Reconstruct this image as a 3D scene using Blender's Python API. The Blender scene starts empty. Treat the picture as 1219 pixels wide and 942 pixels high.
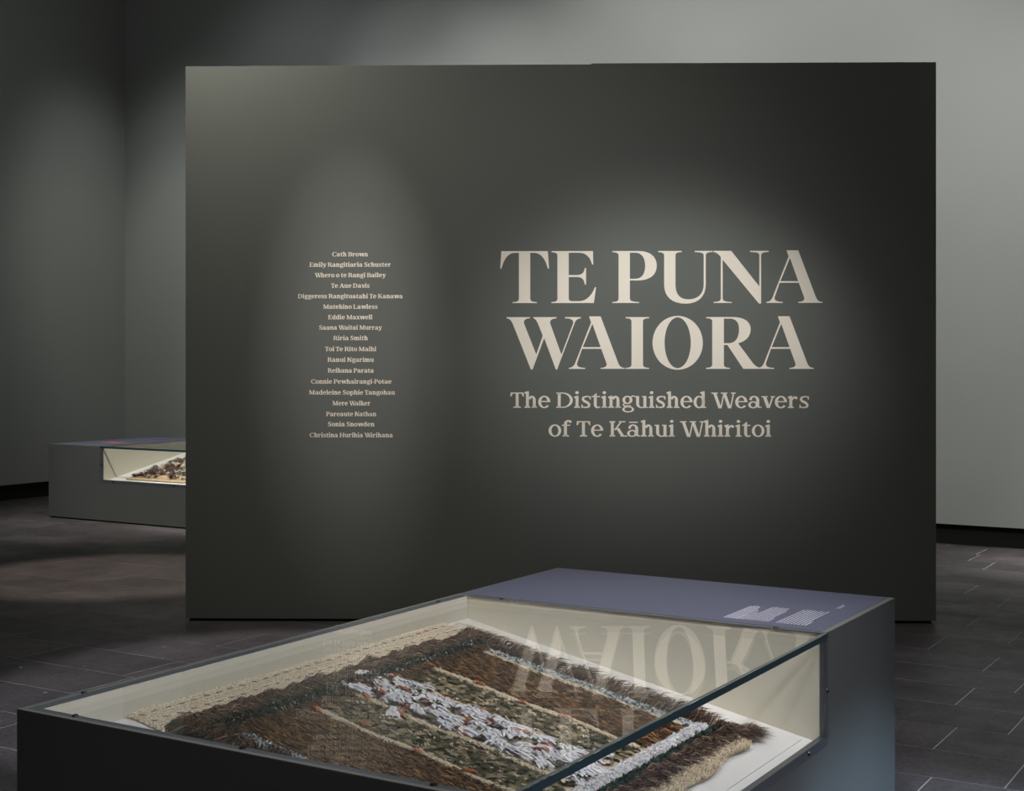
import bpy, bmesh, math, random
import numpy as np
from mathutils import Vector, Matrix

random.seed(7)
rng = np.random.default_rng(7)
R = math.radians
sc = bpy.context.scene
col = sc.collection

# ------------------------------------------------------------------ camera
YAW = R(31.3)
cd = bpy.data.cameras.new('camera')
cam = bpy.data.objects.new('camera', cd)
col.objects.link(cam)
cam.location = (0, 0, 1.53)
cam.rotation_euler = (R(90), 0, YAW)
cd.sensor_width = 36
cd.lens = 36 * 1670 / 1219
cd.shift_y = -46 / 1219
cd.clip_start = 0.05
cd.clip_end = 60
sc.camera = cam

# ------------------------------------------------------------------ world, exposure
sc.view_settings.view_transform = 'Standard'
sc.view_settings.look = 'None'
sc.view_settings.gamma = 1
sc.view_settings.use_curve_mapping = False
sc.view_settings.exposure = 0
w = bpy.data.worlds.new('gallery_dark')
sc.world = w
w.use_nodes = True
w.node_tree.nodes['Background'].inputs[0].default_value = (0.75, 0.85, 1.0, 1)
w.node_tree.nodes['Background'].inputs[1].default_value = 0.03
try:
    sc.cycles.transparent_max_bounces = 16
    sc.cycles.caustics_reflective = False
    sc.cycles.caustics_refractive = False
    sc.cycles.sample_clamp_indirect = 3
    sc.cycles.use_denoising = True
except Exception:
    pass


# ------------------------------------------------------------------ lamps (ceiling track spots, plus unseen fills added for brightness)
def spot(name, loc, tgt, power, deg, blend, colr=(1, 1, 1), rad=0.05, sx=1.0, sy=1.0):
    l = bpy.data.lights.new(name, 'SPOT')
    l.energy = power
    l.spot_size = R(deg)
    l.spot_blend = blend
    l.color = colr
    l.shadow_soft_size = rad
    o = bpy.data.objects.new(name, l)
    o.location = loc
    d = Vector(tgt) - Vector(loc)
    o.rotation_euler = d.to_track_quat('-Z', 'Y').to_euler()
    o.scale = (sx, sy, 1)
    col.objects.link(o)
    return o


PA = Vector((-5.836, 5.96, 0))                      # left foot of the partition's face
PD = Vector((3.736, 2.175, 0)).normalized()         # along the face, to the right
PN = Vector((PD.y, -PD.x, 0))                       # out of the face, towards the visitor


def on_part(s, z, out=0.0):
    return PA + PD * s + PN * out + Vector((0, 0, z))


LAMPS = [  # (place, aim, cone, blend, radius, width, height, power, colour); 'p' = along the partition, height, distance out
    (('p', 2.78, 5.0, 3.2), ('p', 2.78, 1.63, 0), 27, 1, 0.03, 1, 0.62, 156.0, (0.98, 1.0, 0.99)),  # T_a
    (('p', 2.78, 5.0, 3.2), ('p', 2.78, 1.6, 0), 20, 1, 0.03, 1, 0.75, 50.0, (0.99, 1.0, 1.0)),  # T_b
    (('p', 0.98, 5.0, 3.2), ('p', 0.98, 1.62, 0), 17, 1, 0.03, 0.62, 1, 233.8, (0.99, 1.0, 0.99)),  # N_a
    (('p', 1.4, 5.5, 1.6), ('p', 1.4, 2.6, 0), 110, 1, 0.1, 1, 1, 99.3, (0.99, 1.0, 0.92)),  # W_b
    (('p', -1.0, 5.3, 3.4), ('p', 0.5, 2.6, 0), 70, 1, 0.1, 1, 1, 90.6, (1.0, 1.0, 0.93)),  # W_c
    ((-3.5, 9.6, 5.9), (-3.8, 11.63, 3.2), 100, 1, 0.2, 1, 1, 212.9, (0.99, 1.0, 0.97)),  # B_2
    ((-5.5, 9.6, 5.9), (-5.5, 11.63, 3.6), 90, 1, 0.2, 1, 1, 129.9, (1.0, 0.99, 0.97)),  # B_3
    ((-7.2, 9.0, 5.9), (-7.2, 11.63, 3.2), 60, 1, 0.2, 1, 1, 133.7, (1.0, 0.99, 0.99)),  # B_4
    ((-9.3, 8.4, 5.9), (-9.5, 11.63, 2.2), 45, 1, 0.2, 1, 1, 441.5, (1.0, 1.0, 0.99)),  # B_5
    ((-10.5, 8.0, 5.9), (-11.4, 11.63, 1.8), 45, 1, 0.2, 1, 1, 275.5, (0.99, 1.0, 0.93)),  # B_6
    ((-0.5, 7.5, 5.9), (-2.4, 11.63, 1.6), 60, 1, 0.2, 1, 1, 590.2, (0.99, 1.0, 0.96)),  # B_7
    ((-9.2, 7.5, 5.9), (-12.35, 8.6, 1.9), 60, 1, 0.2, 1, 1, 45.3, (1.0, 1.0, 0.99)),  # L_1
    ((-1.4, 1.5, 5.2), (-2.1, 4.1, 0.5), 24, 1, 0.13, 1, 1, 724.7, (1.0, 0.94, 0.93)),  # K_4
    ((-9.0, 9.2, 5.6), (-8.8, 9.8, 0.5), 26, 0.7, 0.05, 1, 1, 813.2, (1.0, 1.0, 1.0)),  # F_1
    ((-8.2, 6.2, 5.6), (-9.6, 9.6, 0.4), 36, 1, 0.05, 1, 1, 1348.4, (1.0, 0.98, 0.91)),  # F_2
    ((0.6, 3.2, 4.2), (-0.3, 3.7, 0.0), 52, 0.5, 0.05, 1, 1, 76.1, (0.96, 0.98, 1.0)),  # G_1
    ((-2.0, 10.2, 5.8), (-1.7, 10.2, 0), 40, 1, 0.1, 1, 1, 142.0, (1.0, 0.99, 0.99)),  # G_3
    ((-7.3, 7.6, 5.6), (-7.45, 7.0, 0), 24, 0.5, 0.05, 1, 1, 753.5, (1, 0.86, 0.74)),  # G_4
    ((-6.5, 3.6, 5.6), (-6.4, 5.0, 0), 36, 0.6, 0.05, 1, 1, 23.8, (1.0, 1.0, 1.0)),  # G_5
    ((-10.5, 7.6, 5.6), (-10.5, 7.8, 0), 40, 1, 0.1, 1, 1, 327.2, (1.0, 1.0, 0.99)),  # G_6
    ((1.5, 5.5, 5.7), None, 0, 0, 0.6, 1, 1, 26.9, (0.97, 0.99, 1.0)),  # P_2
    ((-9.5, 7.5, 5.7), None, 0, 0, 0.6, 1, 1, 35.7, (0.94, 1.0, 1.0)),  # P_3
    ((0, -2, 4.5), None, 0, 0, 0.6, 1, 1, 107.8, (0.99, 1.0, 0.97)),  # P_4
    ((-6.2, 8.0, 5.9), (-6.2, 11.63, 3.3), 70, 1, 0.2, 1, 1, 215.3, (1.0, 0.99, 0.97)),  # B_9
    ((0.6, 8.2, 5.9), (-2.6, 11.63, 2.6), 80, 1, 0.2, 1, 1, 536.1, (0.99, 1.0, 0.96)),  # B_10
    ((-8.3, 7.6, 5.9), (-8.6, 11.63, 2.7), 45, 1, 0.2, 1, 1, 410.6, (1.0, 1.0, 1.0)),  # B_11
    (('p', -0.2, 4.2, 0.8), ('p', 0.6, 2.7, 0), 80, 1, 0.1, 1, 1, 94.0, (1.0, 1.0, 0.87)),  # W_e
    (('p', 2.78, 5.0, 3.2), ('p', 2.72, 1.75, 0), 34, 1, 0.03, 1, 0.6, 202.2, (0.96, 1.0, 0.98)),  # T_c
    ((-0.9, 2.7, 5.6), (-2.5, 2.75, 0.6), 30, 0.8, 0.13, 1, 1, 181.2, (1.0, 0.98, 1.0)),  # K_5, added to brighten the case's near-left inside
    ((-1.0, 10.9, 5.9), (-1.7, 11.0, 0), 24, 1, 0.05, 1, 1, 1255.6, (1.0, 0.99, 0.98)),  # G_7
    ((-3.4, 4.2, 5.6), (-4.2, 4.9, 0), 30, 0.3, 0.05, 1, 1, 850, (0.95, 0.93, 1.0)),  # G_8
    (('p', 2.78, 5.0, 3.2), ('p', 2.78, 1.45, 0), 42, 1, 0.03, 1, 0.75, 8.5, (1.0, 1.0, 1.0)),  # T_d
    ((-7.6, 8.2, 5.9), (-8.0, 11.63, 4.0), 48, 1, 0.2, 1, 1, 162.9, (0.99, 1.0, 1.0)),  # B_12
    ((2.2, 3.0, 5.0), (-2.1, 3.3, 0.5), 34, 0.8, 0.13, 1, 1, 719.1, (0.87, 0.89, 1.0)),  # K_7, lower beam added to brighten the left inner wall
    ((0.8, 1.0, 5.4), (-2.2, 3.6, 0.5), 34, 0.8, 0.13, 1, 1, 188.0, (0.98, 0.98, 1.0)),  # K_8, added to brighten the case's left and back inner walls
    ((1.6, 4.3, 1.9), (-1.2, 4.35, -0.25), 36, 0.8, 0.05, 1, 0.68, 675.3, (0.52, 0.74, 1.0)),  # G_10
    (('p', 0.98, 5.0, 3.2), ('p', 0.95, 1.55, 0), 36, 1, 0.03, 0.8, 1, 12.5, (1.0, 1.0, 0.99)),  # N_d
    (('p', 2.5, 5.0, 3.2), ('p', 2.5, 1.45, 0), 54, 1, 0.03, 1, 0.75, 82.0, (0.98, 1.0, 0.98)),  # T_f
    (('p', 0.98, 5.0, 3.6), ('p', 0.97, 1.66, 0), 24, 0.8, 0.03, 0.62, 1, 298.2, (0.99, 1.0, 0.95)),  # N_e
    (('p', 2.78, 5.0, 3.6), ('p', 2.78, 1.5, 0), 32, 0.8, 0.03, 1, 0.62, 239.2, (0.96, 1.0, 1.0)),  # T_g
    ((-10.5, 10.2, 5.9), (-12, 11.3, 2.6), 60, 1, 0.3, 1, 1, 107.3, (0.96, 1.0, 0.95)),  # P_9
    ((-9.0, 8.0, 5.9), (-9.6, 11.63, 3.7), 62, 1, 0.3, 1, 1, 106.4, (0.92, 0.98, 1.0)),  # B_13
    ((0.9, 6.8, 5.8), (-0.9, 6.0, 0), 44, 1, 0.1, 1, 1, 562.9, (0.87, 0.91, 1.0)),  # G_11, added to brighten the floor on the right
]


def _at(q):
    return on_part(q[1], q[2], q[3]) if q[0] == 'p' else Vector(q)


for loc, tgt, deg, bl, rad, sx, sy, pw, cl in LAMPS:
    if tgt is None:
        l = bpy.data.lights.new('fill_glow', 'POINT')  # unseen point fill, added as general ambient light
        l.energy, l.color, l.shadow_soft_size = pw, cl, rad
        o = bpy.data.objects.new('fill_glow', l)
        o.location = _at(loc)
        col.objects.link(o)
    else:
        spot('gallery_spot', _at(loc), _at(tgt), pw, deg, bl, cl, rad, sx, sy)


# ------------------------------------------------------------------ materials
def mat(name, colr, rough=.6, spec=.5, metal=0.0, noise=0.0, nscale=8, bump=0.0, bscale=200, rand=0.0, attr=False, stretch=None):
    m = bpy.data.materials.new(name)
    m.use_nodes = True
    nt = m.node_tree
    b = nt.nodes['Principled BSDF']
    b.inputs['Roughness'].default_value = rough
    b.inputs['Metallic'].default_value = metal
    b.inputs['Specular IOR Level'].default_value = spec
    b.inputs['Base Color'].default_value = (*colr, 1)
    src = None
    if attr:
        a = nt.nodes.new('ShaderNodeAttribute')
        a.attribute_name = 'Col'
        src = a.outputs['Color']
    tc = nt.nodes.new('ShaderNodeTexCoord')
    if noise or rand:
        hs = nt.nodes.new('ShaderNodeHueSaturation')
        if src is None:
            hs.inputs['Color'].default_value = (*colr, 1)
        else:
            nt.links.new(src, hs.inputs['Color'])
        n = nt.nodes.new('ShaderNodeTexNoise')
        n.inputs['Scale'].default_value = nscale
        n.inputs['Detail'].default_value = 6
        if stretch:
            mp = nt.nodes.new('ShaderNodeMapping')
            mp.inputs['Scale'].default_value = stretch
            nt.links.new(tc.outputs['Object'], mp.inputs[0])
            nt.links.new(mp.outputs[0], n.inputs['Vector'])
        else:
            nt.links.new(tc.outputs['Object'], n.inputs['Vector'])
        mr = nt.nodes.new('ShaderNodeMapRange')
        mr.inputs['From Min'].default_value = .3
        mr.inputs['From Max'].default_value = .7
        mr.inputs['To Min'].default_value = 1 - noise
        mr.inputs['To Max'].default_value = 1 + noise
        nt.links.new(n.outputs['Fac'], mr.inputs['Value'])
        val = mr.outputs[0]
        if rand:
            oi = nt.nodes.new('ShaderNodeObjectInfo')
            m2 = nt.nodes.new('ShaderNodeMapRange')
            m2.inputs['To Min'].default_value = 1 - rand
            m2.inputs['To Max'].default_value = 1 + rand
            nt.links.new(oi.outputs['Random'], m2.inputs['Value'])
            mu = nt.nodes.new('ShaderNodeMath')
            mu.operation = 'MULTIPLY'
            nt.links.new(val, mu.inputs[0])
            nt.links.new(m2.outputs[0], mu.inputs[1])
            val = mu.outputs[0]
        nt.links.new(val, hs.inputs['Value'])
        src = hs.outputs['Color']
    if src is not None:
        nt.links.new(src, b.inputs['Base Color'])
    if bump:
        n = nt.nodes.new('ShaderNodeTexNoise')
        n.inputs['Scale'].default_value = bscale
        n.inputs['Detail'].default_value = 4
        nt.links.new(tc.outputs['Object'], n.inputs['Vector'])
        bp = nt.nodes.new('ShaderNodeBump')
        bp.inputs['Strength'].default_value = bump
        bp.inputs['Distance'].default_value = .004
        nt.links.new(n.outputs['Fac'], bp.inputs['Height'])
        nt.links.new(bp.outputs[0], b.inputs['Normal'])
    return m


def tile_mat():
    m = bpy.data.materials.new('slate_tile')
    m.use_nodes = True
    nt = m.node_tree
    N, L = nt.nodes, nt.links
    b = N['Principled BSDF']
    geo = N.new('ShaderNodeNewGeometry')
    oi = N.new('ShaderNodeObjectInfo')
    def noise(scale, det, rough=.6):
        n = N.new('ShaderNodeTexNoise')
        n.inputs['Scale'].default_value = scale
        n.inputs['Detail'].default_value = det
        n.inputs['Roughness'].default_value = rough
        L.new(geo.outputs['Position'], n.inputs['Vector'])
        return n.outputs['Fac']
    def ramp(src, a, c0, bb, c1):
        r = N.new('ShaderNodeValToRGB')
        r.color_ramp.elements[0].position = a
        r.color_ramp.elements[0].color = (*c0, 1)
        r.color_ramp.elements[1].position = bb
        r.color_ramp.elements[1].color = (*c1, 1)
        L.new(src, r.inputs[0])
        return r.outputs[0]
    def mix(kind, f, a, c):
        x = N.new('ShaderNodeMix')
        x.data_type = 'RGBA'
        x.blend_type = kind
        if isinstance(f, float):
            x.inputs['Factor'].default_value = f
        else:
            L.new(f, x.inputs['Factor'])
        L.new(a, x.inputs[6])
        L.new(c, x.inputs[7])
        return x.outputs[2]
    base = ramp(noise(2.2, 8), .3, (.042, .037, .038), .7, (.098, .088, .088))
    rnd = ramp(oi.outputs['Random'], 0, (.78, .78, .8), 1, (1.2, 1.16, 1.14))
    base = mix('MULTIPLY', 1.0, base, rnd)
    fine = ramp(noise(48, 6, .85), .36, (.42, .42, .42), .68, (1.75, 1.75, 1.8))
    base = mix('MULTIPLY', .9, base, fine)
    # pale scuffs and flecks
    v = N.new('ShaderNodeTexVoronoi')
    v.inputs['Scale'].default_value = 7
    L.new(geo.outputs['Position'], v.inputs['Vector'])
    fl = ramp(v.outputs['Distance'], .045, (1, 1, 1), .08, (0, 0, 0))
    msk = ramp(noise(3.1, 4), .48, (0, 0, 0), .62, (1, 1, 1))
    fm = N.new('ShaderNodeMath')
    fm.operation = 'MULTIPLY'
    L.new(fl, fm.inputs[0])
    L.new(msk, fm.inputs[1])
    pale = N.new('ShaderNodeRGB')
    pale.outputs[0].default_value = (.5, .49, .48, 1)
    base = mix('MIX', fm.outputs[0], base, pale.outputs[0])
    L.new(base, b.inputs['Base Color'])
    rr = ramp(noise(5, 6), .3, (.36, .36, .36), .7, (.58, .58, .58))
    L.new(rr, b.inputs['Roughness'])
    b.inputs['Specular IOR Level'].default_value = .35
    bp = N.new('ShaderNodeBump')
    bp.inputs['Strength'].default_value = .35
    bp.inputs['Distance'].default_value = .003
    L.new(noise(30, 8, .7), bp.inputs['Height'])
    L.new(bp.outputs[0], b.inputs['Normal'])
    return m


def glass_mat(k):
    m = bpy.data.materials.new('case_glass')
    m.use_nodes = True
    nt = m.node_tree
    N, L = nt.nodes, nt.links
    for n in list(N):
        if n.type != 'OUTPUT_MATERIAL':
            N.remove(n)
    out = N['Material Output']
    tr = N.new('ShaderNodeBsdfTransparent')
    tr.inputs[0].default_value = (.965, .975, .965, 1)
    gl = N.new('ShaderNodeBsdfGlossy')
    gl.inputs['Roughness'].default_value = 0
    geo = N.new('ShaderNodeNewGeometry')
    dot = N.new('ShaderNodeVectorMath')
    dot.operation = 'DOT_PRODUCT'
    L.new(geo.outputs['Normal'], dot.inputs[0])
    L.new(geo.outputs['Incoming'], dot.inputs[1])
    def M(op, a, b=None):
        x = N.new('ShaderNodeMath')
        x.operation = op
        for i, q in enumerate((a, b)):
            if q is None:
                continue
            if isinstance(q, (int, float)):
                x.inputs[i].default_value = q
            else:
                L.new(q, x.inputs[i])
        return x.outputs[0]
    c = M('ABSOLUTE', dot.outputs['Value'])
    p = M('POWER', M('SUBTRACT', 1.0, c), 5.0)
    f = M('MULTIPLY', M('ADD', M('MULTIPLY', p, .96), .04), k)
    mx = N.new('ShaderNodeMixShader')
    L.new(f, mx.inputs[0])
    L.new(tr.outputs[0], mx.inputs[1])
    L.new(gl.outputs[0], mx.inputs[2])
    L.new(mx.outputs[0], out.inputs[0])
    return m


def lin(r, g, b):
    return tuple(((v / 255 + .055) / 1.055) ** 2.4 if v > 10 else v / 255 / 12.92 for v in (r, g, b))


M_wall = mat('wall_paint', (.30, .31, .295), .75, .3, noise=.03, nscale=.8, bump=.05, bscale=60)
M_part = mat('partition_paint', (.135, .137, .125), .55, .35, noise=.04, nscale=.9, bump=.05, bscale=90)
M_vinyl = mat('cream_vinyl', (.93, .825, .71), .5, .3)
M_case = mat('case_paint', (.085, .089, .085), .42, .4, noise=.05, nscale=2, bump=.04, bscale=120)
M_rim = mat('rim_paint', (.17, .17, .15), .5, .4)
M_metal = mat('dark_channel', (.10, .11, .125), .35, .5, metal=.4)
M_black = mat('black_recess', (.009, .009, .008), .8, .2)
M_liner = mat('cream_liner', (.74, .70, .59), .7, .25)
M_board = mat('white_board', (.80, .765, .745), .75, .2)
M_label = mat('blue_label', (.110, .118, .168), .5, .35)
M_print = mat('white_print', (.62, .62, .68), .6, .3)
M_screw = mat('black_screw', (.02, .02, .022), .3, .6, metal=.6)
M_gedge = mat('glass_edge', (.020, .042, .052), .15, .6)
M_frit = mat('grey_frit', (.085, .10, .11), .3, .6)
M_gtop = mat('green_glass_bevel', (.13, .16, .15), .3, .6)
M_tile = tile_mat()
M_grout = mat('pale_grout', (.38, .36, .365), .8, .2)
M_ceil = mat('ceiling_black', (.02, .02, .02), .9, .1)
M_glass = glass_mat(.66)
M_feather = mat('feather', (.5, .5, .5), .75, .25, attr=True)
M_cloth = mat('muka_cloth', (.56, .46, .35), .85, .15, noise=.25, nscale=120, bump=.6, bscale=400)
M_cord = mat('cream_cord', (.88, .76, .60), .85, .15, noise=.2, nscale=150, bump=.5, bscale=300)


# ------------------------------------------------------------------ object helpers
def link(name, me, parent=None, m=None):
    o = bpy.data.objects.new(name, me)
    col.objects.link(o)
    if m is not None and len(me.materials) == 0:
        me.materials.append(m)
    if parent is not None:
        o.parent = parent
    return o


def empty(name, loc=(0, 0, 0), rot=(0, 0, 0), label=None, cat=None, group=None, kind=None):
    o = bpy.data.objects.new(name, None)
    o.empty_display_size = .1
    o.location = loc
    o.rotation_euler = rot
    col.objects.link(o)
    tag(o, label, cat, group, kind)
    return o


def tag(o, label=None, cat=None, group=None, kind=None):
    if label:
        o['label'] = label
    if cat:
        o['category'] = cat
    if group:
        o['group'] = group
    if kind:
        o['kind'] = kind
    return o


BOXF = [(0, 3, 2, 1), (4, 5, 6, 7), (0, 1, 5, 4), (1, 2, 6, 5), (2, 3, 7, 6), (3, 0, 4, 7)]


def hexa(pts, bevel=0.0):
    """eight points: four below, four above, each anticlockwise"""
    bm = bmesh.new()
    vs = [bm.verts.new(p) for p in pts]
    for f in BOXF:
        bm.faces.new([vs[i] for i in f])
    bmesh.ops.recalc_face_normals(bm, faces=bm.faces)
    if bevel:
        bmesh.ops.bevel(bm, geom=bm.edges[:], offset=bevel, segments=2, affect='EDGES', profile=.7)
    return bm


def boxpts(x0, y0, z0, x1, y1, z1):
    return [(x0, y0, z0), (x1, y0, z0), (x1, y1, z0), (x0, y1, z0), (x0, y0, z1), (x1, y0, z1), (x1, y1, z1), (x0, y1, z1)]


def box(name, x0, y0, z0, x1, y1, z1, m, parent=None, bevel=0.0):
    x0, x1 = min(x0, x1), max(x0, x1)
    bm = hexa(boxpts(x0, y0, z0, x1, y1, z1), bevel)
    return from_bm(name, bm, m, parent)


def from_bm(name, bm, m, parent=None, smooth=False):
    me = bpy.data.meshes.new(name)
    bm.to_mesh(me)
    bm.free()
    if smooth:
        for p in me.polygons:
            p.use_smooth = True
    return link(name, me, parent, m)


# ------------------------------------------------------------------ the room
XL, XR, YB, YF, HC = -12.35, 5.0, 11.63, -4.0, 6.2
REC = .165
wb = box('wall_back', XL - .3, YB, REC, XR, YB + .25, HC, M_wall)
tag(wb, kind='structure')
wl = box('wall_left', XL - .25, YF, REC, XL, YB, HC, M_wall)
tag(wl, kind='structure')
tag(box('baseboard_back', XL - .3, YB + .03, 0, XR, YB + .25, REC, M_black), kind='structure')
tag(box('baseboard_left', XL - .25, YF, 0, XL - .03, YB + .03, REC, M_black), kind='structure')
tag(box('wall_right', XR, YF, 0, XR + .25, YB + .25, HC, M_wall), kind='structure')
tag(box('wall_front', XL - .25, YF - .25, 0, XR + .25, YF, HC, M_wall), kind='structure')
tag(box('ceiling', XL - .3, YF - .25, HC, XR + .25, YB + .25, HC + .2, M_ceil), kind='structure')

floor = box('floor', XL - .3, YF - .25, -.12, XR + .25, YB + .25, -.0009, M_grout)
tag(floor, kind='structure')
TW, TL, GAP = .374, .75, .0050
known = {5.156: -1.092, 5.53: -1.44, 5.904: -1.236, 6.278: -1.54, 6.652: -1.364, 7.026: -1.59, 7.4: -1.955, 7.774: -1.63,
         10.392: -2.35, 10.766: -2.545}


def project(x, y, z):
    c, s = math.cos(YAW), math.sin(YAW)
    xr = c * x + s * y
    t = -s * x + c * y
    if t < .3:
        return None
    return 609.5 + 1670 * xr / t, 425 + (1.53 - z) * 1670 / t, t


def seen(p):
    x, y, t = p
    if x < -60 or x > 1290 or y > 990:
        return False
    if t > 7.6 and 235 < x < 1100:
        return False
    if x < 235:
        return y < 850 - .25 * max(x, 0) + 12 or x < 30
    if x < 445:
        return y < 850 - .25 * x + 12
    return x > 1055


tiles, rest = [], []
r0 = 5.53 - TW * 26
k = 0
while r0 + k * TW < YB + .03:
    y0 = r0 + k * TW
    y1 = y0 + TW
    key = min(known, key=lambda q: abs(q - y0))
    off = known[key] if abs(key - y0) < .01 else random.choice([.1, .26, .42, .58]) * TL + random.uniform(-.05, .05)
    i0 = math.floor((XL - .04 - off) / TL)
    x = off + i0 * TL
    while x < XR:
        xa, xb = max(x, XL - .03), min(x + TL, XR)
        ya, yb = max(y0, YF), min(y1, YB + .03)
        if xb - xa > .02 and yb - ya > .02:
            cs = [project(a, b, 0) for a, b in ((xa, ya), (xb, ya), (xb, yb), (xa, yb), ((xa + xb) / 2, (ya + yb) / 2))]
            rec = (xa, ya, xb, yb)
            if all(q is not None for q in cs) and any(seen(q) for q in cs):
                area = abs((cs[0][0] - cs[2][0]) * (cs[1][1] - cs[3][1])) + abs(cs[0][1] - cs[2][1]) * 10
                tiles.append((cs[4][2], rec))
            else:
                rest.append(rec)
        x += TL
    k += 1
tiles.sort()
print('tiles in view', len(tiles))
for t, rec in tiles[300:]:
    rest.append(rec)
tiles = tiles[:300]
full = {}


def tile_mesh(dx, dy):
    key = (round(dx, 3), round(dy, 3))
    if key not in full:
        g = GAP / 2
        c = .0005
        bm = bmesh.new()
        lo = [bm.verts.new(p) for p in ((g, g, -.0009), (dx - g, g, -.0009), (dx - g, dy - g, -.0009), (g, dy - g, -.0009))]
        mi = [bm.verts.new((v.co.x, v.co.y, -.0006)) for v in lo]
        hi = [bm.verts.new(p) for p in ((g + c, g + c, 0), (dx - g - c, g + c, 0), (dx - g - c, dy - g - c, 0), (g + c, dy - g - c, 0))]
        for a, b in ((lo, mi), (mi, hi)):
            for i in range(4):
                j = (i + 1) % 4
                bm.faces.new((a[i], a[j], b[j], b[i]))
        bm.faces.new(hi)
        me = bpy.data.meshes.new('tile')
        bm.to_mesh(me)
        bm.free()
        me.materials.append(M_tile)
        full[key] = me
    return full[key]


for t, (xa, ya, xb, yb) in tiles:
    o = link('tile', tile_mesh(xb - xa, yb - ya), floor)
    o.location = (xa, ya, random.uniform(-.0003, .0003))
V, F = [], []
for (xa, ya, xb, yb) in rest:
    g = GAP / 2
    n = len(V)
    V += [(xa + g, ya + g, -.004), (xb - g, ya + g, -.004), (xb - g, yb - g, -.004), (xa + g, yb - g, -.004),
          (xa + g, ya + g, 0), (xb - g, ya + g, 0), (xb - g, yb - g, 0), (xa + g, yb - g, 0)]
    F += [(n + 4, n + 5, n + 6, n + 7)] + [(n + a, n + b, n + b + 4, n + a + 4) for a, b in ((0, 1), (1, 2), (2, 3), (3, 0))]
me = bpy.data.meshes.new('tile_field')
me.from_pydata(V, [], F)
tag(link('tile_field', me, floor, M_tile), kind='stuff')

# ------------------------------------------------------------------ the partition
PYAW = math.atan2(PD.y, PD.x)
part = empty('partition_wall', PA, (0, 0, PYAW),
             'freestanding dark grey partition wall carrying the cream exhibition title', 'partition')
PT = .30
PH = 3.216
# local frame: x along the face, -y out of the face, z up
for i, (a, b, h0, h1) in enumerate(((0, .361, 3.213, 3.213), (.3613, 2.3478, 3.2145, 3.2155), (2.3481, 4.322, 3.221, 3.2205))):
    bm = hexa([(a, 0, .016), (b, 0, .016), (b, .018, .016), (a, .018, .016), (a, 0, h0), (b, 0, h1), (b, .018, h1), (a, .018, h0)])
    from_bm('panel', bm, M_part, part)
bm = hexa([(.002, .0185, .016), (4.320, .0185, .016), (4.320, PT, .016), (.002, PT, .016), (.002, .0185, 3.205), (4.320, .0185, 3.205), (4.320, PT, 3.205), (.002, PT, 3.205)], .002)
from_bm('core', bm, M_part, part)
box('toe_recess', .02, .02, 0, 4.30, PT - .02, .016, M_black, part)

# ------------------------------------------------------------------ title letters (own drawing), units: 5.71 per photo pixel
GLY = {
    'T': "M96 80L413 80L421 199L413 199C395 130 365 92 318 92L293 92L293 400C293 420 305 426 338 427L338 434L172 434L172 427C205 426 216 420 216 400L216 92L190 92C143 92 115 130 97 199L88 199Z",
    'E': "M438 80L720 80L722 172L714 172C702 125 675 92 625 92L555 92L555 243L610 243C645 243 660 228 664 195L673 195L673 308L664 308C660 272 645 257 610 257L555 257L555 400C555 415 562 421 580 421L625 421C680 420 715 375 733 326L741 326L726 434L437 434L437 427C470 426 478 420 478 400L478 112C478 96 470 89 438 88Z",
    'P': "M852 80L1030 80C1110 80 1154 120 1154 180C1154 245 1105 281 1020 281L971 281L971 400C971 420 985 426 1033 427L1033 434L852 434L852 427C884 426 894 420 894 400L894 112C894 96 884 89 852 88ZM971 92L1005 92C1052 92 1075 125 1075 180C1075 240 1050 269 1005 269L971 269Z",
    'U': "M22 80L182 80L182 88C148 89 139 96 139 112L139 310C139 375 170 409 225 409C290 409 331 375 331 305L331 112C331 96 320 89 270 88L270 80L392 80L392 88C355 89 345 96 345 112L345 305C345 390 295 439 208 439C115 439 62 390 62 310L62 112C62 96 50 89 22 88Z",
    'N': "M398 80L518 80L709 322L709 112C709 96 700 89 646 88L646 80L772 80L772 88C733 89 721 96 721 112L721 438L706 438L460 140L460 400C460 420 475 426 522 427L522 434L398 434L398 427C435 426 447 420 447 400L447 123C435 105 420 90 398 88Z",
    'A': "M894 77L973 77L1092 392C1102 416 1112 426 1137 427L1137 434L973 434L973 427C1008 426 1020 414 1011 390L977 298L847 298L814 392C808 414 820 426 868 427L868 434L757 434L757 427C782 425 793 412 802 388L908 118ZM917 128L973 286L852 286Z",
    'W': "M132 529L292 529L292 537C255 540 245 552 252 575L334 783L378 655L350 585C338 555 330 540 314 537L314 529L472 529L472 537C435 540 425 552 430 575L505 783L584 575C590 552 580 538 530 537L530 529L638 529L638 537C612 540 603 550 595 570L476 885L467 885L388 672L309 885L297 885L176 580C163 550 155 540 132 537Z",
    'I': "M942 529L1102 529L1102 537C1070 538 1060 545 1060 560L1060 848C1060 866 1070 873 1102 874L1102 881L942 881L942 874C974 873 982 866 982 848L982 560C982 545 974 538 942 537Z",
    'R': "M348 529L525 529C610 529 650 562 650 610C650 660 620 693 565 707L668 845C690 868 705 873 720 872L722 881L600 881L492 718L468 718L468 850C468 866 478 873 509 874L509 881L348 881L348 874C380 873 389 866 389 848L389 560C389 545 380 538 348 537ZM468 540L508 540C550 540 571 565 571 612C571 665 550 707 500 707L468 707Z",
    'O': None,
}


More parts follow.
